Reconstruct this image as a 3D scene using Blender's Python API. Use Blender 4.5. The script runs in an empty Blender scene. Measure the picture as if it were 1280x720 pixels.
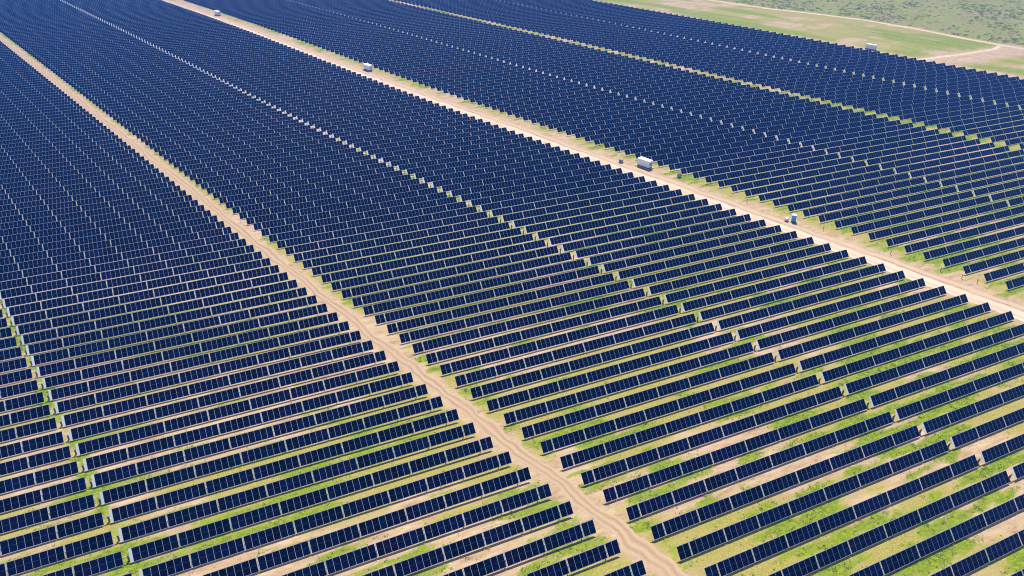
import bpy, bmesh, math, random
import numpy as np
from mathutils import Matrix, Vector, noise

random.seed(7)
rng = np.random.default_rng(11)
scene = bpy.context.scene
COL = scene.collection

# ---------------------------------------------------------------- site geometry (metres)
CAM_F, CAM_H, PITCH, YAW, ROLL = 883.673, 104.911, 0.54069, -0.42482, 0.0030   # lens in px at 1280 wide
ROW_P, ROW_Y0, SKEW = 5.47656, 62.3015, -1.69997        # row pitch, first row, sideways shift per row
TILT = 0.8288
TUBE_H = 1.25
MOD_W, MOD_L, GAP_MOD = 1.185, 2.43, 0.025
PITCH_M = MOD_W + GAP_MOD
SEAM = 0.2450
SEGS = [6, 7, 7, 7, 7, 6, 6, 6, 2]                      # modules per section, counted from the drive gap outwards
HALF = 54 * PITCH_M + 8 * SEAM                          # 67.3 m
U = dict(F=-14.34, A=52.98, B=59.95, Cl=127.27, Cr=129.28, D=196.61, E=213.32, Kl=280.64, Kr=281.87,
         Gl=349.20, Gr=356.82, Hl=424.15, Hr=425.98, Z=493.31)
CX = [-180, -40, 100, 240, 380, 520]
CY = [20, 160, 300, 440, 580]
COEF = [-0.279, 1.647, -0.25, -1.409, 0.082, 0.009, -1.819, 0.454, 0.56, 1.444, -1.26, -0.178, 1.109, 1.593, -2.403,
        1.226, -1.36, 0.479, -0.17, 0.1, -0.969, 1.198, 0.22, 0.341, -0.573, 0.519, 1.243, 0.591, -0.337, -0.237]
HAZE = 0.00033
SG2 = 2 * 120.0 ** 2


def terr(X, Y):
    z = 0.0
    k = 0
    for b in CY:
        for a in CX:
            z = z + COEF[k] * np.exp(-((X - a) ** 2 + (Y - b) ** 2) / SG2)
            k += 1
    return z


def row_y(i): return ROW_Y0 + ROW_P * i
def row_x(u, i): return u + SKEW * i
def lane_x(u, y): return u + SKEW * (y - ROW_Y0) / ROW_P


# ---------------------------------------------------------------- helpers
def link(o, parent=None):
    COL.objects.link(o)
    if parent is not None:
        o.parent = parent
    return o


def tag(o, label=None, cat=None, group=None, kind=None):
    if label: o['label'] = label
    if cat: o['category'] = cat
    if group: o['group'] = group
    if kind: o['kind'] = kind
    return o


def empty(name, loc, rot=(0, 0, 0)):
    o = bpy.data.objects.new(name, None)
    o.empty_display_size = 0.5
    o.location = loc
    o.rotation_euler = rot
    return link(o)


class MB:
    """collects faces; one material index per face"""
    def __init__(self):
        self.v, self.f, self.m, self.r = [], [], [], []

    def quad(self, pts, mi=0, r=0.0):
        n = len(self.v)
        self.v.extend([tuple(p) for p in pts])
        self.f.append(tuple(range(n, n + len(pts))))
        self.m.append(mi)
        self.r.append(r)

    def box(self, c, h, mi=0, rx=0.0, rz=0.0, r=0.0):
        M = Matrix.Rotation(rz, 3, 'Z') @ Matrix.Rotation(rx, 3, 'X')
        n = len(self.v)
        for sx in (-1, 1):
            for sy in (-1, 1):
                for sz in (-1, 1):
                    p = M @ Vector((sx * h[0], sy * h[1], sz * h[2]))
                    self.v.append((p.x + c[0], p.y + c[1], p.z + c[2]))
        for q in ((0, 1, 3, 2), (4, 6, 7, 5), (0, 4, 5, 1), (2, 3, 7, 6), (0, 2, 6, 4), (1, 5, 7, 3)):
            self.f.append(tuple(n + k for k in q))
            self.m.append(mi)
            self.r.append(r)

    def tube(self, a, b, rad, n=8, mi=0, rad2=None):
        a, b = Vector(a), Vector(b)
        d = (b - a).normalized()
        s = d.orthogonal().normalized()
        t = d.cross(s)
        rad2 = rad if rad2 is None else rad2
        k = len(self.v)
        for p, rr in ((a, rad), (b, rad2)):
            for j in range(n):
                w = 2 * math.pi * j / n
                q = p + s * math.cos(w) * rr + t * math.sin(w) * rr
                self.v.append(tuple(q))
        for j in range(n):
            self.f.append((k + j, k + (j + 1) % n, k + n + (j + 1) % n, k + n + j))
            self.m.append(mi)
            self.r.append(0.0)
        self.f.append(tuple(k + n + j for j in range(n)))
        self.f.append(tuple(k + j for j in reversed(range(n))))
        self.m += [mi, mi]
        self.r += [0.0, 0.0]

    def mesh(self, name, mats, attr=False):
        me = bpy.data.meshes.new(name)
        me.from_pydata(self.v, [], self.f)
        for m in mats: me.materials.append(m)
        me.polygons.foreach_set('material_index', self.m)
        if attr:
            at = me.attributes.new('unit', 'FLOAT', 'FACE')
            at.data.foreach_set('value', self.r)
        me.update()
        return me

    def build(self, name, mats, parent=None, loc=(0, 0, 0), rot=(0, 0, 0), bevel=0.0):
        o = bpy.data.objects.new(name, self.mesh(name, mats))
        o.location = loc
        o.rotation_euler = rot
        if bevel:
            md = o.modifiers.new('bevel', 'BEVEL')
            md.width = bevel
            md.segments = 2
        return link(o, parent)


# ---------------------------------------------------------------- materials
def new_mat(name):
    m = bpy.data.materials.new(name)
    m.use_nodes = True
    nt = m.node_tree
    b = nt.nodes['Principled BSDF']
    return m, nt, b


def N(nt, t, **kw):
    n = nt.nodes.new(t)
    for k, v in kw.items():
        setattr(n, k, v)
    return n


def ramp(nt, stops, interp='LINEAR'):
    n = nt.nodes.new('ShaderNodeValToRGB')
    cr = n.color_ramp
    cr.interpolation = interp
    while len(cr.elements) < len(stops):
        cr.elements.new(0.5)
    for e, (p, c) in zip(cr.elements, stops):
        e.position = p
        e.color = (*c, 1) if len(c) == 3 else c
    return n


def mixc(nt, fac, a, b, mode='MIX'):
    n = nt.nodes.new('ShaderNodeMix')
    n.data_type = 'RGBA'
    n.blend_type = mode
    for s, v in ((n.inputs['Factor'], fac), (n.inputs[6], a), (n.inputs[7], b)):
        if isinstance(v, bpy.types.NodeSocket): nt.links.new(v, s)
        elif isinstance(v, (tuple, list)): s.default_value = (*v, 1)
        else: s.default_value = v
    return n.outputs[2]


def math_(nt, op, a, b=0.0, c=0.0, clamp=False):
    n = nt.nodes.new('ShaderNodeMath')
    n.operation = op
    n.use_clamp = clamp
    for s, v in zip(n.inputs, (a, b, c)):
        if isinstance(v, bpy.types.NodeSocket): nt.links.new(v, s)
        else: s.default_value = v
    return n.outputs[0]


def pos_noise(nt, scale, detail=4.0, rough=0.6, stretch=(1, 1, 1), rotz=0.0, loc=(0, 0, 0)):
    g = N(nt, 'ShaderNodeNewGeometry')
    mp = N(nt, 'ShaderNodeMapping')
    mp.inputs['Scale'].default_value = stretch
    mp.inputs['Rotation'].default_value = (0, 0, rotz)
    mp.inputs['Location'].default_value = loc
    nt.links.new(g.outputs['Position'], mp.inputs['Vector'])
    n = N(nt, 'ShaderNodeTexNoise')
    n.inputs['Scale'].default_value = scale
    n.inputs['Detail'].default_value = detail
    n.inputs['Roughness'].default_value = rough
    nt.links.new(mp.outputs['Vector'], n.inputs['Vector'])
    return n.outputs['Fac']


def simple(name, col, rough=0.6, metal=0.0, var=0.12, nscale=3.0):
    m, nt, b = new_mat(name)
    f = pos_noise(nt, nscale)
    r = ramp(nt, [(0.3, tuple(c * (1 - var) for c in col)), (0.7, tuple(min(1, c * (1 + var)) for c in col))])
    nt.links.new(f, r.inputs[0])
    nt.links.new(r.outputs[0], b.inputs['Base Color'])
    b.inputs['Roughness'].default_value = rough
    b.inputs['Metallic'].default_value = metal
    return m


def glass_mat():
    m, nt, b = new_mat('module_glass')
    oi = N(nt, 'ShaderNodeObjectInfo')
    at = N(nt, 'ShaderNodeAttribute', attribute_name='unit')
    cx = N(nt, 'ShaderNodeCombineXYZ')
    nt.links.new(oi.outputs['Random'], cx.inputs[0])
    nt.links.new(at.outputs['Fac'], cx.inputs[1])
    wn = N(nt, 'ShaderNodeTexWhiteNoise', noise_dimensions='3D')
    nt.links.new(cx.outputs[0], wn.inputs['Vector'])
    r = ramp(nt, [(0.0, (0.0006, 0.0010, 0.006)), (0.35, (0.0014, 0.0020, 0.018)), (0.6, (0.0030, 0.0022, 0.028)),
                  (0.82, (0.0008, 0.0065, 0.030)), (0.93, (0.0035, 0.0040, 0.050)), (1.0, (0.0070, 0.0020, 0.020))])
    nt.links.new(wn.outputs['Value'], r.inputs[0])
    dust = pos_noise(nt, 1.3, 5.0, 0.7)
    d2 = math_(nt, 'MULTIPLY', math_(nt, 'SUBTRACT', dust, 0.5, clamp=True), 0.02)
    nt.links.new(mixc(nt, d2, r.outputs[0], (0.35, 0.30, 0.24)), b.inputs['Base Color'])
    b.inputs['Roughness'].default_value = 0.12
    b.inputs['IOR'].default_value = 1.5
    b.inputs['Specular IOR Level'].default_value = 0.10
    b.inputs['Specular Tint'].default_value = (0.12, 0.30, 1.0, 1)   # blue cast of the anti-reflex coating
    return m


M_GLASS = glass_mat()
M_FRAME = simple('frame_aluminium', (0.27, 0.35, 0.52), 0.5, 0.1, 0.05)
M_BACK = simple('module_backsheet', (0.7, 0.7, 0.7), 0.7, 0.0, 0.05)
M_STEEL = simple('galvanised_steel', (0.50, 0.52, 0.54), 0.5, 0.5, 0.10)
M_POST = simple('weathered_pile_steel', (0.20, 0.15, 0.10), 0.8, 0.1, 0.25)
M_PLATE = simple('white_plate', (0.88, 0.90, 0.92), 0.5, 0.0, 0.04)
M_RAIL = simple('pale_rail', (0.46, 0.52, 0.62), 0.5, 0.1, 0.05)
M_WHITE = simple('white_container_paint', (0.92, 0.93, 0.95), 0.45, 0.0, 0.03, 1.2)
M_GREYP = simple('grey_paint', (0.33, 0.35, 0.38), 0.5, 0.0, 0.08)
M_DARK = simple('dark_louvre', (0.05, 0.055, 0.06), 0.6, 0.0, 0.1)
M_CONC = simple('concrete_pad', (0.42, 0.40, 0.36), 0.9, 0.0, 0.15)
M_BLUE = simple('blue_plastic', (0.04, 0.40, 1.0), 0.4, 0.0, 0.06)
M_WOOD = simple('grey_brown_stake', (0.22, 0.15, 0.10), 0.85, 0.0, 0.2)


def ground_mat():
    m, nt, b = new_mat('dry_soil_and_grass')
    veg = N(nt, 'ShaderNodeAttribute', attribute_name='veg').outputs['Fac']
    bare = N(nt, 'ShaderNodeAttribute', attribute_name='bare').outputs['Fac']
    scrub = N(nt, 'ShaderNodeAttribute', attribute_name='scrub').outputs['Fac']
    # streaks run along the rows
    n1 = pos_noise(nt, 0.6, 8.0, 0.76, (0.30, 1.2, 1))
    n2 = pos_noise(nt, 1.5, 6.0, 0.78, (0.6, 1.2, 1), loc=(31, 7, 0))
    n4 = pos_noise(nt, 4.0, 5.0, 0.8, (0.8, 1.1, 1), loc=(3, 57, 0))
    n3 = pos_noise(nt, 0.10, 4.0, 0.6, (0.5, 1.3, 1), loc=(5, 77, 0))
    soil = ramp(nt, [(0.28, (0.17, 0.11, 0.05)), (0.42, (0.34, 0.23, 0.13)), (0.56, (0.43, 0.31, 0.19)), (0.75, (0.54, 0.42, 0.285))])
    nt.links.new(n1, soil.inputs[0])
    dry = ramp(nt, [(0.27, (0.09, 0.078, 0.018)), (0.42, (0.21, 0.18, 0.035)), (0.55, (0.32, 0.275, 0.065)), (0.75, (0.48, 0.41, 0.14))])
    nt.links.new(n4, dry.inputs[0])
    green = ramp(nt, [(0.25, (0.035, 0.055, 0.006)), (0.42, (0.105, 0.15, 0.006)), (0.55, (0.185, 0.24, 0.007)), (0.75, (0.32, 0.33, 0.02))])
    nt.links.new(n2, green.inputs[0])
    # soil -> dry grass
    s = math_(nt, 'ADD', math_(nt, 'ADD', math_(nt, 'MULTIPLY', n1, 1.2), math_(nt, 'MULTIPLY', n3, 0.6)), math_(nt, 'MULTIPLY', math_(nt, 'SUBTRACT', n4, 0.3), 1.3))
    s = math_(nt, 'SUBTRACT', s, math_(nt, 'MULTIPLY', bare, 0.9))
    s = math_(nt, 'MULTIPLY', math_(nt, 'SUBTRACT', s, 0.86), 4.5, clamp=True)
    c1 = mixc(nt, s, soil.outputs[0], dry.outputs[0])
    g = math_(nt, 'ADD', math_(nt, 'MULTIPLY', veg, 1.25), math_(nt, 'MULTIPLY', math_(nt, 'SUBTRACT', n2, 0.5), 2.2))
    g = math_(nt, 'ADD', g, math_(nt, 'MULTIPLY', math_(nt, 'SUBTRACT', n1, 0.5), 1.4))
    g = math_(nt, 'MULTIPLY', math_(nt, 'SUBTRACT', g, 0.50), 3.0, clamp=True)
    c2 = mixc(nt, g, c1, green.outputs[0])
    # scrubland beyond the outer track
    n5 = pos_noise(nt, 0.045, 6.0, 0.7, loc=(9, 3, 0))
    n6 = pos_noise(nt, 0.35, 6.0, 0.75)
    sc = ramp(nt, [(0.3, (0.16, 0.145, 0.045)), (0.43, (0.22, 0.175, 0.08)), (0.52, (0.16, 0.19, 0.025)), (0.7, (0.23, 0.26, 0.035))])
    nt.links.new(n5, sc.inputs[0])
    sc2 = mixc(nt, math_(nt, 'MULTIPLY', math_(nt, 'SUBTRACT', n6, 0.42, clamp=True), 2.6, clamp=True), sc.outputs[0], (0.30, 0.27, 0.075))
    n7 = pos_noise(nt, 5.5, 3.0, 0.75, (0.8, 1.0, 1), loc=(71, 13, 0))
    spk = math_(nt, 'MULTIPLY', math_(nt, 'SUBTRACT', 0.41, n7, clamp=True), 9.0, clamp=True)
    c2 = mixc(nt, math_(nt, 'MULTIPLY', spk, 0.55), c2, (0.10, 0.075, 0.035))
    c3 = mixc(nt, scrub, c2, sc2)
    nt.links.new(c3, b.inputs['Base Color'])
    b.inputs['Roughness'].default_value = 0.95
    b.inputs['Specular IOR Level'].default_value = 0.1
    bp = N(nt, 'ShaderNodeBump')
    bp.inputs['Strength'].default_value = 0.5
    bp.inputs['Distance'].default_value = 0.12
    nt.links.new(n2, bp.inputs['Height'])
    nt.links.new(bp.outputs[0], b.inputs['Normal'])
    return m


def road_mat(name, light, mid, dark, profile='wide'):
    m, nt, b = new_mat(name)
    ac = N(nt, 'ShaderNodeAttribute', attribute_name='across').outputs['Fac']   # 0..1 over the width
    n1 = pos_noise(nt, 0.5, 6.0, 0.7, (1, 0.35, 1), rotz=-0.30)
    n2 = pos_noise(nt, 3.0, 4.0, 0.7)
    w = math_(nt, 'ADD', ac, math_(nt, 'MULTIPLY', math_(nt, 'SUBTRACT', n1, 0.5), 0.22))
    if profile == 'ruts':
        r = ramp(nt, [(0.0, mid), (0.10, light), (0.22, mid), (0.30, dark), (0.41, mid), (0.48, light), (0.58, mid), (0.70, dark), (0.82, mid), (1.0, light)])
    else:
        r = ramp(nt, [(0.0, light), (0.16, light), (0.24, mid), (0.32, light), (0.50, light), (0.57, mid), (0.62, dark), (0.68, mid), (0.82, mid), (1.0, dark)])
    nt.links.new(w, r.inputs[0])
    n3 = pos_noise(nt, 0.09, 5.0, 0.65, (1.0, 0.5, 1))
    patch = math_(nt, 'MULTIPLY', math_(nt, 'SUBTRACT', n3, 0.46, clamp=True), 3.5, clamp=True)
    c0 = mixc(nt, patch, r.outputs[0], mid)
    c1 = mixc(nt, math_(nt, 'MULTIPLY', math_(nt, 'SUBTRACT', n2, 0.45, clamp=True), 1.6, clamp=True), c0, light)
    c = mixc(nt, math_(nt, 'MULTIPLY', math_(nt, 'SUBTRACT', 0.42, n2, clamp=True), 2.2, clamp=True), c1, dark)
    nt.links.new(c, b.inputs['Base Color'])
    b.inputs['Roughness'].default_value = 0.95
    b.inputs['Specular IOR Level'].default_value = 0.1
    bp = N(nt, 'ShaderNodeBump')
    bp.inputs['Strength'].default_value = 0.4
    bp.inputs['Distance'].default_value = 0.08
    nt.links.new(n1, bp.inputs['Height'])
    nt.links.new(bp.outputs[0], b.inputs['Normal'])
    return m


def leaf_mat(name, cols):
    m, nt, b = new_mat(name)
    at = N(nt, 'ShaderNodeAttribute', attribute_name='unit')
    r = ramp(nt, [(k / (len(cols) - 1), c) for k, c in enumerate(cols)])
    nt.links.new(at.outputs['Fac'], r.inputs[0])
    nt.links.new(r.outputs[0], b.inputs['Base Color'])
    b.inputs['Roughness'].default_value = 0.7
    b.inputs['Specular IOR Level'].default_value = 0.2
    tr = N(nt, 'ShaderNodeBsdfTranslucent')          # thin leaves let the light through
    nt.links.new(r.outputs[0], tr.inputs['Color'])
    mx = N(nt, 'ShaderNodeMixShader')
    mx.inputs[0].default_value = 0.55
    nt.links.new(b.outputs[0], mx.inputs[1])
    nt.links.new(tr.outputs[0], mx.inputs[2])
    nt.links.new(mx.outputs[0], nt.nodes['Material Output'].inputs['Surface'])
    return m


M_GROUND = ground_mat()
M_ROAD_N = road_mat('pinkish_track_dirt', (0.43, 0.31, 0.195), (0.37, 0.255, 0.155), (0.28, 0.175, 0.10), 'ruts')
M_ROAD_W = road_mat('pale_road_dirt', (0.58, 0.44, 0.32), (0.44, 0.31, 0.20), (0.24, 0.15, 0.09))
M_WEED = leaf_mat('weed_leaves', [(0.14, 0.22, 0.012), (0.22, 0.31, 0.018), (0.31, 0.38, 0.03), (0.42, 0.40, 0.08), (0.50, 0.42, 0.18)])
M_SCRUB = leaf_mat('scrub_leaves', [(0.16, 0.18, 0.03), (0.21, 0.23, 0.04), (0.25, 0.28, 0.05), (0.28, 0.235, 0.12), (0.33, 0.34, 0.08)])

# ---------------------------------------------------------------- camera
cy, sy = math.cos(YAW), math.sin(YAW)
cp, sp = math.cos(PITCH), math.sin(PITCH)
fw = Vector((-sy * cp, cy * cp, -sp))
rt0 = Vector((cy, sy, 0))
up0 = rt0.cross(fw)
rt = rt0 * math.cos(ROLL) + up0 * math.sin(ROLL)
up = up0 * math.cos(ROLL) - rt0 * math.sin(ROLL)
cam_d = bpy.data.cameras.new('camera')
cam = bpy.data.objects.new('camera', cam_d)
COL.objects.link(cam)
M = Matrix((rt, up, -fw)).transposed().to_4x4()
M.translation = Vector((0, 0, CAM_H))
cam.matrix_world = M
cam_d.sensor_width = 36.0
cam_d.lens = CAM_F / 1280 * 36.0
cam_d.clip_end = 20000
cam_d.clip_start = 1.0
scene.camera = cam


def px(p):
    d = Vector(p) - Vector((0, 0, CAM_H))
    w = d.dot(fw)
    if w < 1: return None
    return 640 + CAM_F * d.dot(rt) / w, 360 - CAM_F * d.dot(up) / w, w


# ---------------------------------------------------------------- light
SUN_EL, SUN_AZ = math.radians(53.4), math.radians(29.0)          # azimuth from +Y towards +X
sd = bpy.data.lights.new('sun', 'SUN')
sd.energy = 5.0
sd.angle = math.radians(0.53)
sd.color = (1.0, 0.96, 0.90)
sun = bpy.data.objects.new('sun', sd)
COL.objects.link(sun)
sdir = Vector((math.sin(SUN_AZ) * math.cos(SUN_EL), math.cos(SUN_AZ) * math.cos(SUN_EL), math.sin(SUN_EL)))
sun.rotation_euler = sdir.to_track_quat('Z', 'Y').to_euler()
sun.location = (0, 0, 300)
world = bpy.data.worlds.new('World')
scene.world = world
world.use_nodes = True
wn = world.node_tree
bg = wn.nodes['Background']
sky = wn.nodes.new('ShaderNodeTexSky')
sky.sky_type = 'NISHITA'
sky.sun_disc = False
sky.sun_elevation = SUN_EL
sky.sun_rotation = SUN_AZ
sky.air_density = 1.0
sky.dust_density = 0.6
sky.ozone_density = 1.5
wn.links.new(sky.outputs[0], bg.inputs['Color'])
bg.inputs['Strength'].default_value = 0.085
scene.view_settings.view_transform = 'Standard'
scene.view_settings.look = 'None'
scene.view_settings.gamma = 1
scene.view_settings.exposure = 0.70
scene.cycles.max_bounces = 6
scene.cycles.use_denoising = True
scene.cycles.pixel_filter_type = 'BLACKMAN_HARRIS'
scene.cycles.filter_width = 1.05

# ---------------------------------------------------------------- fields that say where plants grow
def smooth(a, b, x):
    t = np.clip((x - a) / (b - a), 0, 1)
    return t * t * (3 - 2 * t)


def fbm2(X, Y, sx, sy, seed, octs=4):
    """value noise on numpy arrays"""
    r = np.random.default_rng(seed)
    T = r.random((256, 256))
    out = np.zeros_like(X, dtype=float)
    amp, tot = 1.0, 0.0
    x, y = X / sx, Y / sy
    for _ in range(octs):
        xi, yi = np.floor(x).astype(int), np.floor(y).astype(int)
        fx, fy = x - xi, y - yi
        fx, fy = fx * fx * (3 - 2 * fx), fy * fy * (3 - 2 * fy)
        a = T[xi % 256, yi % 256]; b_ = T[(xi + 1) % 256, yi % 256]
        c = T[xi % 256, (yi + 1) % 256]; d = T[(xi + 1) % 256, (yi + 1) % 256]
        out += amp * ((a * (1 - fx) + b_ * fx) * (1 - fy) + (c * (1 - fx) + d * fx) * fy)
        tot += amp
        amp *= 0.55
        x, y = x * 2.03 + 17.3, y * 2.03 + 5.1
    return out / tot


OUTER = [(380, 1500), (405, 900), (421, 640), (440, 550), (459, 490), (478, 455), (493, 420), (502, 376), (505, 339), (509, 318), (514, 300), (545, 240), (600, 160), (700, 60)]


def outer_x(Y):
    ys = np.array([p[1] for p in OUTER])[::-1]
    xs = np.array([p[0] for p in OUTER])[::-1]
    return np.interp(Y, ys, xs)


def fields(X, Y):
    u = X - SKEW * (Y - ROW_Y0) / ROW_P
    veg = fbm2(X, Y, 9.0, 2.6, 3, 5)
    big = fbm2(X, Y, 70.0, 60.0, 5, 3)
    ph = (Y - ROW_Y0) / ROW_P
    v = 0.08 + 0.92 * smooth(0.44, 0.72, veg + (big - 0.5) * 0.40 + 0.09 * np.cos(2 * np.pi * (ph - 0.55)))
    # greener to the right in the foreground, along the gap and the field edge; thinner on the left
    v = v * (0.70 + 0.22 * smooth(40, 160, u))
    gap = np.exp(-((u - 353.0) / 4.0) ** 2)
    v = np.clip(v + gap * (0.15 + 0.7 * (fbm2(X, Y, 9, 9, 8) - 0.35)), 0, 1)
    verge = 1.5 * np.exp(-((u - 61.0) / 2.2) ** 2) + 0.6 * np.exp(-((u - 214.5) / 3.0) ** 2)
    v = np.clip(v + verge * 0.9 * (fbm2(X, Y, 7, 7, 9) - 0.42), 0, 1)
    fg = np.exp(-((u - U['F'] + 0.8) / 1.6) ** 2)
    v = np.clip(v + 0.55 * fg * (0.4 + fbm2(X, Y, 6, 6, 15)), 0, 1)
    edge = smooth(493, 500, u)
    v = v * (1 - edge) + edge * (0.18 + 0.5 * smooth(0.36, 0.66, fbm2(u, Y, 16.0, 60.0, 12, 5)))
    bare = smooth(0.5, 0.8, fbm2(X, Y, 30.0, 16.0, 21) + 0.1 * smooth(100, 0, u))
    bare = np.clip(bare + 0.6 * np.exp(-((u - 498) / 6.0) ** 2) + 0.8 * np.exp(-((Y - 303) / 12.0) ** 2) * smooth(490, 500, u), 0, 1)
    v = v * (1 - 0.75 * np.exp(-((Y - 303) / 12.0) ** 2) * smooth(490, 500, u))
    for ug in ((U['Cl'] + U['Cr']) / 2, (U['Kl'] + U['Kr']) / 2, (U['Hl'] + U['Hr']) / 2):
        bare = np.clip(bare + 0.8 * np.exp(-((u - ug) / 1.6) ** 2) * smooth(180, 320, Y), 0, 1)
    rd = np.exp(-((u - 56.0) / 2.2) ** 2) + np.exp(-((u - 203.0) / 6.0) ** 2)
    v = v * (1 - 0.8 * np.clip(rd, 0, 1))
    bare = np.clip(bare + 0.9 * rd, 0, 1)
    ox = outer_x(Y)
    scrub = smooth(0, 9, X - ox - 2 + 5 * (fbm2(X, Y, 12, 12, 31) - 0.5))
    return np.clip(v, 0, 1), bare, scrub


# ---------------------------------------------------------------- ground
def axis(lo, hi, step, far):
    a = list(np.arange(lo, hi + step * .5, step))
    out = [-f for f in far if -f < lo - 5]
    out2 = [f for f in far if f > hi + 5]
    return np.array(sorted(out) + a + sorted(out2))


FAR = [8000, 5000, 3000, 2000, 1400, 1000, 800, 650]
gx = axis(-160, 620, 2.0, FAR)
gy = np.concatenate([axis(10, 330, 1.0, FAR + [850])[:-len([f for f in FAR + [850] if f > 335])], np.arange(332, 701, 2.0), [850, 1000, 1400, 2000, 3000, 5000, 8000]])
XX, YY = np.meshgrid(gx, gy)
ZZ = terr(XX, YY)
nx, ny = len(gx), len(gy)
me = bpy.data.meshes.new('ground')
me.vertices.add(nx * ny)
me.vertices.foreach_set('co', np.stack([XX, YY, ZZ], -1).ravel().astype(np.float32))
idx = np.arange(nx * ny).reshape(ny, nx)
quads = np.stack([idx[:-1, :-1], idx[:-1, 1:], idx[1:, 1:], idx[1:, :-1]], -1).reshape(-1, 4)
me.loops.add(quads.size)
me.loops.foreach_set('vertex_index', quads.ravel().astype(np.int32))
me.polygons.add(len(quads))
me.polygons.foreach_set('loop_start', (np.arange(len(quads)) * 4).astype(np.int32))
me.polygons.foreach_set('use_smooth', np.ones(len(quads), dtype=bool))
V, Bz, Sc = fields(XX, YY)
for nm, arr in (('veg', V), ('bare', Bz), ('scrub', Sc)):
    at = me.attributes.new(nm, 'FLOAT', 'POINT')
    at.data.foreach_set('value', arr.ravel().astype(np.float32))
me.update(calc_edges=True)
me.validate()
me.materials.append(M_GROUND)
g = link(bpy.data.objects.new('ground', me))
tag(g, 'dry grass and pinkish soil ground under and around the solar rows', 'ground', kind='structure')


# ---------------------------------------------------------------- dirt roads: ribbons that follow the ground, ragged edges
def ribbon(name, centre, width, mat, label, lift, nac=9, jag=0.5, seed=1):
    """centre: list of (x, y); width: function of arc length"""
    P = np.array(centre, float)
    sgm = np.hypot(*np.diff(P, axis=0).T)
    S = np.concatenate([[0], np.cumsum(sgm)])
    s = np.arange(0, S[-1], 1.0)
    x, y = np.interp(s, S, P[:, 0]), np.interp(s, S, P[:, 1])
    k = np.ones(7) / 7
    x = np.convolve(np.pad(x, 3, 'edge'), k, 'valid'); y = np.convolve(np.pad(y, 3, 'edge'), k, 'valid')
    tx, ty = np.gradient(x), np.gradient(y)
    L = np.hypot(tx, ty)
    nxv, nyv = ty / L, -tx / L                      # to the right of travel
    w = np.array([width(a) for a in s])
    e1 = (fbm2(s, s * 0, 5.0, 1, seed, 4) - 0.5) * 2 * jag
    e2 = (fbm2(s, s * 0, 5.0, 1, seed + 50, 4) - 0.5) * 2 * jag
    verts, ac = [], []
    for j in range(nac):
        t = j / (nac - 1)
        off = (-w / 2 + e1) * (1 - t) + (w / 2 + e2) * t
        X, Y = x + nxv * off, y + nyv * off
        z = terr(X, Y) + lift
        if j in (0, nac - 1): z = z - lift - 0.03    # the edge dives under the ground sheet
        verts.append(np.stack([X, Y, z], -1))
        ac.append(np.full(len(s), t))
    Vv = np.stack(verts, 1).reshape(-1, 3)
    A = np.stack(ac, 1).ravel()
    n = len(s)
    faces = [(i * nac + j, i * nac + j + 1, (i + 1) * nac + j + 1, (i + 1) * nac + j) for i in range(n - 1) for j in range(nac - 1)]
    m = bpy.data.meshes.new(name)
    m.from_pydata(Vv.tolist(), [], faces)
    at = m.attributes.new('across', 'FLOAT', 'POINT')
    at.data.foreach_set('value', A.astype(np.float32))
    m.polygons.foreach_set('use_smooth', [True] * len(faces))
    m.materials.append(mat)
    o = link(bpy.data.objects.new(name, m))
    tag(o, label, 'dirt road', kind='structure')
    return o


def lane(u0, y0, y1, wob, amp):
    ys = np.arange(y0, y1, 6.0)
    return [(lane_x(u0 + amp * math.sin(y / wob) + 0.3 * amp * math.sin(y / (wob * 0.37) + 1.0), y), y) for y in ys]


ribbon('narrow_dirt_road', lane(56.3, 20, 900, 37.0, 0.30), lambda a: 3.5 + 0.5 * math.sin(a / 29.0) * math.sin(a / 7.3 + 1), M_ROAD_N,
       'narrow pinkish dirt track between two blocks of solar rows', 0.05, jag=1.4, seed=2)
ribbon('wide_dirt_road', lane(202.2, 20, 900, 41.0, 0.4), lambda a: 10.0 + 0.8 * math.sin(a / 31.0) * math.sin(a / 11.0 + 2), M_ROAD_W,
       'wide pale dirt road crossing the solar field past white containers', 0.05, jag=1.2, seed=5)
ribbon('outer_dirt_road', OUTER[::-1][2:], lambda a: 6.0, M_ROAD_W, 'pale dirt road outside the field along the scrub', 0.06, jag=0.9, seed=9)
ribbon('side_dirt_road', [(396, 305), (428, 309.2), (458, 309.2), (494, 310), (507, 316)], lambda a: 7.5 - 0.02 * a, M_ROAD_W,
       'short dirt branch linking the field edge to the outer road', 0.035, jag=0.9, seed=13)

# ---------------------------------------------------------------- solar trackers
ct, st = math.cos(TILT), math.sin(TILT)
NRM = Vector((0, -st, ct))
SLP = Vector((0, ct, st))


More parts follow.
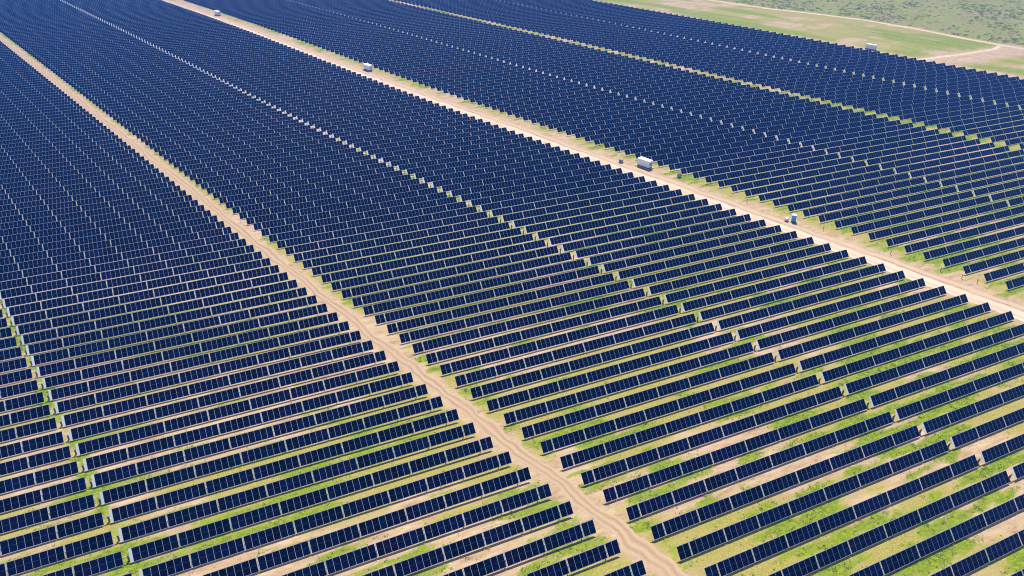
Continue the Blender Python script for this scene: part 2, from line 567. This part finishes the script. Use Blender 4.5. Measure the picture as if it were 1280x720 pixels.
def add_modules(mb, x0, n, tube_z=0.0, ox=0.0, oy=0.0, oz=0.0, seed=0, slope=0.0):
    """n framed modules side by side, starting at x0; glass in two half-cell fields"""
    r = random.Random(seed)
    for k in range(n):
        xc = x0 + PITCH_M * (k + .5)
        zs = oz + slope * xc
        c = NRM * 0.10
        rv = r.random()

        def P(dx, dl, dn):
            q = SLP * dl + NRM * dn + c
            return (ox + xc + dx, oy + q.y, zs + tube_z + q.z)
        hw, hl = MOD_W / 2, MOD_L / 2
        lo, hi = -0.02, 0.015
        b = [P(sx * hw, sl * hl, lo) for sx, sl in ((-1, -1), (1, -1), (1, 1), (-1, 1))]
        t = [P(sx * hw, sl * hl, hi) for sx, sl in ((-1, -1), (1, -1), (1, 1), (-1, 1))]
        mb.quad(t, 1)
        mb.quad(b[::-1], 2)
        for a in range(4):
            d = (a + 1) % 4
            mb.quad((b[a], b[d], t[d], t[a]), 1)
        e, m = 0.024, 0.010
        ee = 0.075
        for s0, s1 in ((-hl + .002, -hl + ee), (hl - ee, hl - .002)):
            mb.quad([P(-hw + .004, s0, hi + .002), P(hw - .004, s0, hi + .002), P(hw - .004, s1, hi + .002), P(-hw + .004, s1, hi + .002)], 5)
        for s0, s1 in ((-hl + ee, -m), (m, hl - ee)):
            mb.quad([P(-hw + e, s0, hi + .003), P(hw - e, s0, hi + .003), P(hw - e, s1, hi + .003), P(-hw + e, s1, hi + .003)], 0, rv)


SEC_MESH = {}
for n in (7, 6, 2):
    mb = MB()
    add_modules(mb, -n * PITCH_M / 2, n, seed=n)
    # two purlin rails under the section
    SEC_MESH[n] = mb.mesh('panel_section_%d_modules' % n, [M_GLASS, M_FRAME, M_BACK, M_STEEL, M_PLATE, M_RAIL], attr=True)


def half_layout():
    """(start offset, n) of each section and seam centres, measured from the gap edge outwards"""
    secs, seams, x = [], [], 0.0
    for k, n in enumerate(SEGS):
        secs.append((x, n))
        x += n * PITCH_M
        if k < 8:
            seams.append(x + SEAM / 2)
            x += SEAM
    return secs, seams


SECS, SEAMS = half_layout()


def small_meshes(gap):
    d = {}
    L = HALF + gap / 2
    mb = MB()
    mb.tube((-L, 0, 0), (L, 0, 0), 0.085, 8)
    for s in (-1, 1):
        for x in SEAMS:                              # bearing collars and pale cross rails at the seams
            mb.tube((s * (gap / 2 + x) - .08, 0, 0), (s * (gap / 2 + x) + .08, 0, 0), 0.14, 8)
            c = NRM * .055
            mb.box((s * (gap / 2 + x), c.y, c.z), (.06, MOD_L / 2 - .02, .02), 1, rx=TILT)
    d['tube'] = mb.mesh('torque_tube', [M_STEEL, M_RAIL])
    mb = MB()                                        # I-section pile
    for yy in (-.075, .075): mb.box((0, yy, -TUBE_H / 2 - .15), (.06, .012, TUBE_H / 2 + .05))
    mb.box((0, 0, -TUBE_H / 2 - .15), (.010, .063, TUBE_H / 2 + .05))
    d['post'] = mb.mesh('post', [M_POST])
    mb = MB()
    for yy in (-.13, .13): mb.box((0, yy, -TUBE_H / 2 - .20), (.13, .016, TUBE_H / 2))
    mb.box((0, 0, -TUBE_H / 2 - .20), (.016, .114, TUBE_H / 2))
    d['drive_post'] = mb.mesh('drive_post', [M_POST])
    mb = MB()
    mb.tube((-.12, 0, 0), (.12, 0, 0), .15, 14)
    mb.box((0, -.02, -.20), (.09, .09, .08))
    d['gear'] = mb.mesh('slew_drive', [M_POST])
    mb = MB()                                        # narrow white end plate beside the drive gap
    p0, p1 = SLP * (-MOD_L / 2) + NRM * .10, SLP * (MOD_L / 2) + NRM * .10
    h = NRM * .012
    xa, xb = -.48, -.04
    t = [(xa, *(p0 + h).yz), (xb, *(p0 + h).yz), (xb, *(p1 + h).yz), (xa, *(p1 + h).yz)]
    b = [(xa, *(p0 - h).yz), (xb, *(p0 - h).yz), (xb, *(p1 - h).yz), (xa, *(p1 - h).yz)]
    mb.quad(t); mb.quad(b[::-1])
    for a in range(4):
        e = (a + 1) % 4
        mb.quad((b[a], b[e], t[e], t[a]))
    d['plate'] = mb.mesh('end_plate', [M_PLATE])
    return d


BLOCKS = []   # (name, left-gap u, right-gap u, first row, last row)
BLOCKS.append(('T0', U['F'] - 1.6, U['F'], -1, 100))
BLOCKS.append(('T1', U['Cl'], U['Cr'], -6, 136))
BLOCKS.append(('T2', U['Kl'], U['Kr'], 7, 126))
BLOCKS.append(('T3', U['Hl'], U['Hr'], 21, 112))
SM = {b[0]: small_meshes(b[2] - b[1]) for b in BLOCKS}

cands = []
for bn, ul, ur, r0, r1 in BLOCKS:
    gap = ur - ul
    for i in range(r0, r1 + 1):
        xc, y = row_x((ul + ur) / 2, i), row_y(i)
        L = HALF + gap / 2
        xs = np.linspace(xc - L, xc + L, 41)
        zs = terr(xs, np.full(41, y))
        a, b0 = np.polyfit(xs - xc, zs, 1)
        area = 0.0
        for X, Z in zip(xs, zs):
            p = px((X, y, Z + TUBE_H))
            if p and -10 < p[0] < 1290 and -8 < p[1] < 728:
                area += 1.0 / p[2] ** 2
        if area > 0:
            cands.append((area, bn, gap, i, xc, y, b0, a))
cands.sort(reverse=True)

ONES = ['', 'first', 'second', 'third', 'fourth', 'fifth', 'sixth', 'seventh', 'eighth', 'ninth', 'tenth', 'eleventh', 'twelfth', 'thirteenth',
        'fourteenth', 'fifteenth', 'sixteenth', 'seventeenth', 'eighteenth', 'nineteenth']
TENS = ['', '', 'twent', 'thirt', 'fort', 'fift', 'sixt', 'sevent', 'eight', 'ninet']


def ordinal(n):
    if n >= 100: return 'hundredth' if n == 100 else 'hundred-and-' + ordinal(n - 100)
    if n < 20: return ONES[n]
    return TENS[n // 10] + ('ieth' if n % 10 == 0 else 'y-' + ONES[n % 10])


def row_label(bn, i):
    if bn == 'T0':
        if i < 0: return 'solar row at the bottom edge, lowest one left of the narrow dirt road'
        return 'solar row left of the narrow dirt road, %s up from the bottom edge' % ordinal(i + 1)
    if bn == 'T1':
        if i < 0: return 'solar row across the bottom right corner, %s above the corner' % ordinal(i + 7)
        return 'solar row between narrow and wide dirt roads, %s up along the narrow one' % ordinal(i + 1)
    if bn == 'T2':
        return 'solar row right of the wide dirt road, %s up from the right edge' % ordinal(i - 6)
    return 'blue solar row beyond the grassy gap strip, %s in from the right edge' % ordinal(i - 20)


def make_tracker(bn, gap, i, xc, y, z, slope, rank):
    root = empty('solar_tracker', (xc, y, z), (math.radians(random.gauss(0, .55)), -math.atan(slope), 0))
    tag(root, row_label(bn, i), 'solar row', 'tracker rows of the solar field')
    sm = SM[bn]
    o = link(bpy.data.objects.new('torque_tube', sm['tube']), root)
    o.location = (0, 0, TUBE_H)
    for s in (-1, 1):
        for x0, n in SECS:
            o = link(bpy.data.objects.new('panel_section', SEC_MESH[n]), root)
            o.location = (s * (gap / 2 + x0 + n * PITCH_M / 2), 0, TUBE_H)
    o = link(bpy.data.objects.new('end_plate', sm['plate']), root)
    o.location = (gap / 2, 0, TUBE_H)
    if rank < 130:
        o = link(bpy.data.objects.new('drive_post', sm['drive_post']), root)
        o.location = (0, 0, TUBE_H)
        o = link(bpy.data.objects.new('slew_drive', sm['gear']), root)
        o.location = (0, 0, TUBE_H)
        for s in (-1, 1):
            for x in SEAMS:
                o = link(bpy.data.objects.new('post', sm['post']), root)
                o.location = (s * (gap / 2 + x), 0, TUBE_H)
    return root


for rank, (area, bn, gap, i, xc, y, z, slope) in enumerate(cands[:300]):
    make_tracker(bn, gap, i, xc, y, z, slope, rank)

mb = MB()
for k, (area, bn, gap, i, xc, y, z, slope) in enumerate(cands[300:]):
    L = HALF + gap / 2
    mb.tube((xc - L, y, z - slope * L + TUBE_H), (xc + L, y, z + slope * L + TUBE_H), .085, 5, mi=3)
    p0, p1 = SLP * (-MOD_L / 2) + NRM * .11, SLP * (MOD_L / 2) + NRM * .11
    for s in (-1, 1):
        for sx in SEAMS:
            lx = s * (gap / 2 + sx)
            mb.quad([(xc + lx + a, y + p.y * .98, z + slope * lx + TUBE_H + p.z * .98) for a, p in ((-.06, p0), (.06, p0), (.06, p1), (-.06, p1))], 5)
    mb.quad([(xc + gap / 2 + a, y + p.y, z + TUBE_H + p.z) for a, p in ((-.55, p0), (-.04, p0), (-.04, p1), (-.55, p1))], 4)
    for s in (-1, 1):
        for x0, n in SECS:
            lx = s * (gap / 2 + x0 + n * PITCH_M / 2)
            add_modules(mb, lx - n * PITCH_M / 2, n, tube_z=TUBE_H, ox=xc, oy=y, oz=z, seed=k * 31 + int(lx), slope=slope)
o = bpy.data.objects.new('distant_solar_trackers', mb.mesh('distant_solar_trackers', [M_GLASS, M_FRAME, M_BACK, M_STEEL, M_PLATE, M_RAIL], attr=True))
link(o)
tag(o, 'far solar rows merging into a blue sheet at the top of the field', 'solar rows', kind='stuff')
print('trackers', len(cands), 'far', len(cands) - 300)


# ---------------------------------------------------------------- things along the roads
ROAD_ROT = math.atan2(-SKEW, ROW_P)       # road direction measured from +Y towards -X


def at(u, row):
    y = row_y(row)
    x = row_x(u, row)
    return x, y, float(terr(np.array(x), np.array(y)))


def station(u, row, label, length=6.1, width=2.45):
    x, y, z = at(u, row)
    root = empty('inverter_container', (x, y, z), (0, 0, ROAD_ROT))
    tag(root, label, 'container', 'white inverter containers beside the dirt tracks')
    hw, hl, h = width / 2, length / 2, 2.6
    b = MB(); b.box((0, 0, .10), (hw + .5, hl + .6, .20)); b.build('concrete_pad', [M_CONC], root, bevel=.02)
    b = MB(); b.box((0, 0, .47), (hw - .03, hl - .03, .17)); b.build('skid_base', [M_DARK], root)
    b = MB()
    b.box((0, 0, .65 + h / 2), (hw, hl, h / 2))
    for k in range(14):                              # pressed ribs on the long sides
        yy = -hl + .3 + k * (length - .6) / 13
        for s in (-1, 1): b.box((s * (hw + .012), yy, .65 + h / 2), (.020, .09, h / 2 - .22))
    b.build('body', [M_WHITE], root, bevel=.015)
    b = MB(); b.box((0, 0, .65 + h + .05), (hw + .06, hl + .06, .045)); b.build('roof', [M_WHITE], root, bevel=.015)
    for yy in (-hl * .55, 0.15, hl * .6):
        d = MB(); d.box((-hw - .05, yy, .65 + 1.25), (.022, .42, 1.02)); dd = d.build('door', [M_WHITE], root, bevel=.01)
        e = MB(); e.box((-hw - .085, yy + .30, .65 + 1.2), (.02, .025, .12)); e.build('handle', [M_DARK], dd)
    v = MB()
    for k in range(8): v.box((0, -hl - .03, .65 + .55 + k * .18), (.75, .035, .05))
    v.build('vent_louvre', [M_GREYP], root)
    for yy in (-hl * .5, hl * .35):
        r = MB(); r.tube((.2, yy, .65 + h + .09), (.2, yy, .65 + h + .38), .32, 14); r.tube((.2, yy, .65 + h + .38), (.2, yy, .65 + h + .46), .42, 14, rad2=.2)
        r.build('roof_fan', [M_WHITE], root)
    return root


st1 = station(209.4, 29.4, 'white inverter container nearest the camera beside the wide dirt road', 5.8, 2.4)
station(208.9, 65.7, 'white inverter container halfway up the wide dirt road', 6.1, 2.45)
station(208.6, 104.6, 'small distant white inverter container near the top of the wide dirt road', 6.1, 2.45)
station(503.0, 51.3, 'white inverter container at the outer field edge near the green grass', 6.4, 2.5)

# transformer next to the nearest container
x, y, z = at(206.0, 30.9)
root = empty('grey_transformer', (x, y, z), (0, 0, ROAD_ROT))
tag(root, 'grey finned transformer standing behind the nearest white container', 'transformer')
root.scale = (.8, .8, .8)
b = MB(); b.box((0, 0, .12), (1.1, 1.3, .22)); b.build('concrete_pad', [M_CONC], root, bevel=.02)
b = MB(); b.box((0, 0, 1.1), (.55, .8, .75)); b.build('tank', [M_GREYP], root, bevel=.03)
for s in (-1, 1):
    b = MB()
    for k in range(7): b.box((s * .74, -.66 + k * .22, 1.1), (.18, .03, .6))
    b.build('radiator_fins', [M_GREYP], root)
for k in (-1, 0, 1):
    b = MB(); b.tube((0, k * .4, 1.85), (0, k * .4, 2.3), .08, 8, rad2=.04); b.build('bushing', [M_WHITE], root)

# blue portable toilet and white tank
x, y, z = at(207.5, 17.75)
root = empty('portable_toilet', (x, y, z), (0, 0, ROAD_ROT + 0.35))
tag(root, 'bright blue portable toilet with white roof beside the wide dirt road', 'portable toilet')
root.scale = (1.18, 1.18, 1.12)
b = MB(); b.box((0, 0, .07), (.62, .62, .09)); b.build('skid_base', [M_DARK], root)
b = MB(); b.box((0, 0, 1.18), (.56, .56, 1.02))
for sx in (-1, 1):
    for sy in (-1, 1): b.box((sx * .545, sy * .545, 1.18), (.045, .045, 1.03))
b.build('cabin', [M_BLUE], root, bevel=.02)
b = MB()
n0 = len(b.v)
for hz, hw in ((2.2, .62), (2.27, .62), (2.42, .40)):
    for sx, sy_ in ((-1, -1), (1, -1), (1, 1), (-1, 1)): b.v.append((sx * hw, sy_ * hw, hz))
for l in (0, 4):
    for a in range(4):
        e = (a + 1) % 4
        b.f.append((l + a, l + e, l + 4 + e, l + 4 + a)); b.m.append(0); b.r.append(0)
b.f.append((8, 9, 10, 11)); b.m.append(0); b.r.append(0)
b.f.append((3, 2, 1, 0)); b.m.append(0); b.r.append(0)
b.build('roof', [M_WHITE], root)
b = MB(); b.box((0, -.575, 1.12), (.36, .02, .88)); d = b.build('door', [M_BLUE], root, bevel=.01)
b = MB(); b.box((.27, -.61, 1.15), (.03, .02, .08)); b.build('handle', [M_DARK], d)
b = MB(); b.tube((.4, .45, 2.2), (.4, .45, 2.75), .05, 8); b.build('vent_pipe', [M_WHITE], root)

x, y, z = at(206.1, 18.0)
root = empty('water_tank', (x, y, z), (0, 0, ROAD_ROT))
tag(root, 'small white caged water tank just left of the blue portable toilet', 'water tank')
b = MB(); b.box((0, 0, .08), (.6, .5, .08)); b.build('pallet', [M_WOOD], root)
b = MB(); b.box((0, 0, .72), (.55, .46, .52)); b.build('tank', [M_WHITE], root, bevel=.08)
b = MB(); b.tube((0, 0, 1.24), (0, 0, 1.32), .11, 10); b.build('cap', [M_GREYP], root)
b = MB()
for k in range(4):
    zz = .3 + k * .3
    for s in (-1, 1):
        b.box((s * .58, 0, zz), (.012, .5, .012)); b.box((0, s * .49, zz), (.58, .012, .012))
for k in range(4):
    for s in (-1, 1):
        b.box((-.45 + k * .3, s * .505, .72), (.012, .012, .56))
b.build('cage', [M_STEEL], root)

x, y, z = at(211.0, 26.7)
root = empty('cable_drum', (x, y, z), (0, 0, .5))
tag(root, 'grey cable drum lying at the row ends below the nearest white container', 'cable drum')
for s in (-1, 1):
    b = MB(); b.tube((s * .42, 0, .8), (s * .52, 0, .8), .8, 20); b.build('flange', [M_GREYP], root)
b = MB(); b.tube((-.41, 0, .8), (.41, 0, .8), .5, 16); b.build('hub', [M_WOOD], root)

STAKES = [(209.1, 16.1, 'short brown marker post by the wide road, beside the blue toilet'),
          (209.1, 12.2, 'short brown marker post by the wide road, well below the blue toilet'),
          (209.9, 9.7, 'short brown marker post by the wide road, third from the right frame edge'),
          (210.3, 8.7, 'short brown marker post by the wide road, second from the right frame edge'),
          (210.6, 8.0, 'short brown marker post by the wide road, nearest to the right frame edge'),
          (209.4, 21.2, 'short brown marker post by the wide road, above and left of the blue toilet')]
for u, r, lab in STAKES:
    x, y, z = at(u, r)
    root = empty('marker_post', (x, y, z), (0, 0, random.random()))
    tag(root, lab, 'marker post', 'marker posts along the wide road')
    b = MB(); b.tube((0, 0, -.2), (.05, .03, 1.15), .085, 7, rad2=.075); b.build('post', [M_WOOD], root)
    b = MB(); b.box((.05, .03, 1.18), (.17, .10, .16), rz=.2); b.build('junction_box', [M_WOOD], root, bevel=.02)


# ---------------------------------------------------------------- haze
hm = bpy.data.materials.new('haze_air')
hm.use_nodes = True
ht = hm.node_tree
ht.nodes.clear()
ho = ht.nodes.new('ShaderNodeOutputMaterial')
hv = ht.nodes.new('ShaderNodeVolumePrincipled')
hv.inputs['Color'].default_value = (0.05, 0.27, 1.0, 1)
hv.inputs['Density'].default_value = HAZE
hv.inputs['Anisotropy'].default_value = 0.0
ht.links.new(hv.outputs[0], ho.inputs['Volume'])
mb = MB()
mb.box((0, 0, 54.5), (8500, 8500, 57.5))
tag(mb.build('haze', [hm]), 'thin bluish haze over the far solar rows', 'haze', kind='stuff')


# ---------------------------------------------------------------- plants (uncountable)
def leafy(name, pts, size, n_leaf, mat, label, cat, seed, tall=1.0, tone=None):
    r = np.random.default_rng(seed)
    K = len(pts)
    base = np.repeat(pts, n_leaf, 0)
    sz = np.repeat(size, n_leaf)
    ang = r.random(K * n_leaf) * 2 * np.pi
    rad = np.sqrt(r.random(K * n_leaf)) * sz
    hgt = r.random(K * n_leaf) ** 0.8 * sz * tall * np.sqrt(np.clip(1 - (rad / sz) ** 2 * .8, .05, 1))
    c = base + np.stack([np.cos(ang) * rad, np.sin(ang) * rad, hgt * .75], -1)
    d1 = r.normal(size=(K * n_leaf, 3)); d1[:, 2] = np.abs(d1[:, 2]) * .6
    d1 /= np.linalg.norm(d1, axis=1)[:, None]
    d2 = r.normal(size=(K * n_leaf, 3)); d2 = np.cross(d1, d2); d2 /= np.linalg.norm(d2, axis=1)[:, None]
    l = (sz * (.35 + .35 * r.random(K * n_leaf)))[:, None]
    a, b_, e = c - d2 * l * .45, c + d2 * l * .45, c + d1 * l
    Vv = np.stack([a, b_, e], 1).reshape(-1, 3)
    m = bpy.data.meshes.new(name)
    n = K * n_leaf
    m.vertices.add(3 * n); m.vertices.foreach_set('co', Vv.ravel().astype(np.float32))
    m.loops.add(3 * n); m.loops.foreach_set('vertex_index', np.arange(3 * n, dtype=np.int32))
    m.polygons.add(n); m.polygons.foreach_set('loop_start', (np.arange(n) * 3).astype(np.int32))
    t = np.repeat(r.random(K) if tone is None else tone, n_leaf)
    at_ = m.attributes.new('unit', 'FLOAT', 'FACE')
    at_.data.foreach_set('value', np.clip(t * .75 + .25 * r.random(n), 0, 1).astype(np.float32))
    m.update(calc_edges=True)
    m.materials.append(mat)
    o = link(bpy.data.objects.new(name, m))
    tag(o, label, cat, kind='stuff')
    return o


r = np.random.default_rng(5)
n = 420000
X = r.uniform(-60, 330, n); Y = r.uniform(25, 330, n)
vv, bb, ss = fields(X, Y)
uu = X - SKEW * (Y - ROW_Y0) / ROW_P
D = np.hypot(X, Y)
on_road = (np.abs(uu - 56.3) < 2.2) | (np.abs(uu - 202.2) < 5.6)
micro = fbm2(X, Y, 3.0, 1.6, 77, 3)
keep = (r.random(n) < np.maximum(vv ** 1.3 * 0.8 * smooth(.35, .62, micro), 0.11 * smooth(.40, .60, micro))) & ~on_road & (r.random(n) < np.clip(1.3 - D / 330, 0.1, 1))
X, Y, vv = X[keep], Y[keep], vv[keep]
pts = np.stack([X, Y, terr(X, Y)], -1)
sizes = .12 + .26 * r.random(len(X)) ** 3 + .08 * vv
tone = np.clip(1.05 - 1.25 * vv + .45 * (r.random(len(X)) - .5), 0, 1)
leafy('weeds', pts, sizes, 9, M_WEED, 'low green weeds and grass tufts between the solar rows', 'weeds', 3, 0.7, tone)
print('weeds', len(X))

n = 44000
X = r.uniform(400, 900, n); Y = r.uniform(120, 900, n)
dx = X - outer_x(Y)
dens = smooth(.42, .62, fbm2(X, Y, 35, 35, 41))
keep = (dx > 5) & (r.random(n) < .15 + .85 * dens) & (r.random(n) < np.clip(1.25 - dx / 500, .2, 1))
X, Y = X[keep], Y[keep]
near = np.exp(-((X - outer_x(Y)) / 22.0) ** 2)
sizes = .4 + 1.2 * r.random(len(X)) ** 3 + near * .6 * r.random(len(X))
tone = np.clip(fbm2(X, Y, 50, 50, 45) * 1.5 - .25 + .4 * (r.random(len(X)) - .5), 0, 1)
yy = np.arange(316, 400, .8) + 0.0                          # rough line of taller growth in the field-edge meadow
lx = lane_x(561.5, yy) + r.normal(0, 1.3, len(yy)) + 1.5 * np.sin(yy / 9.0)
X = np.concatenate([X, lx]); Y = np.concatenate([Y, yy])
sizes = np.concatenate([sizes, .15 + .4 * r.random(len(yy))]); tone = np.concatenate([tone, .55 + .3 * r.random(len(yy))])
leafy('scrub_vegetation', np.stack([X, Y, terr(X, Y)], -1), sizes, 16, M_SCRUB, 'grey-green scrub bushes beyond the outer dirt road', 'scrub', 9, 0.6, tone)
print('scrub', len(X))
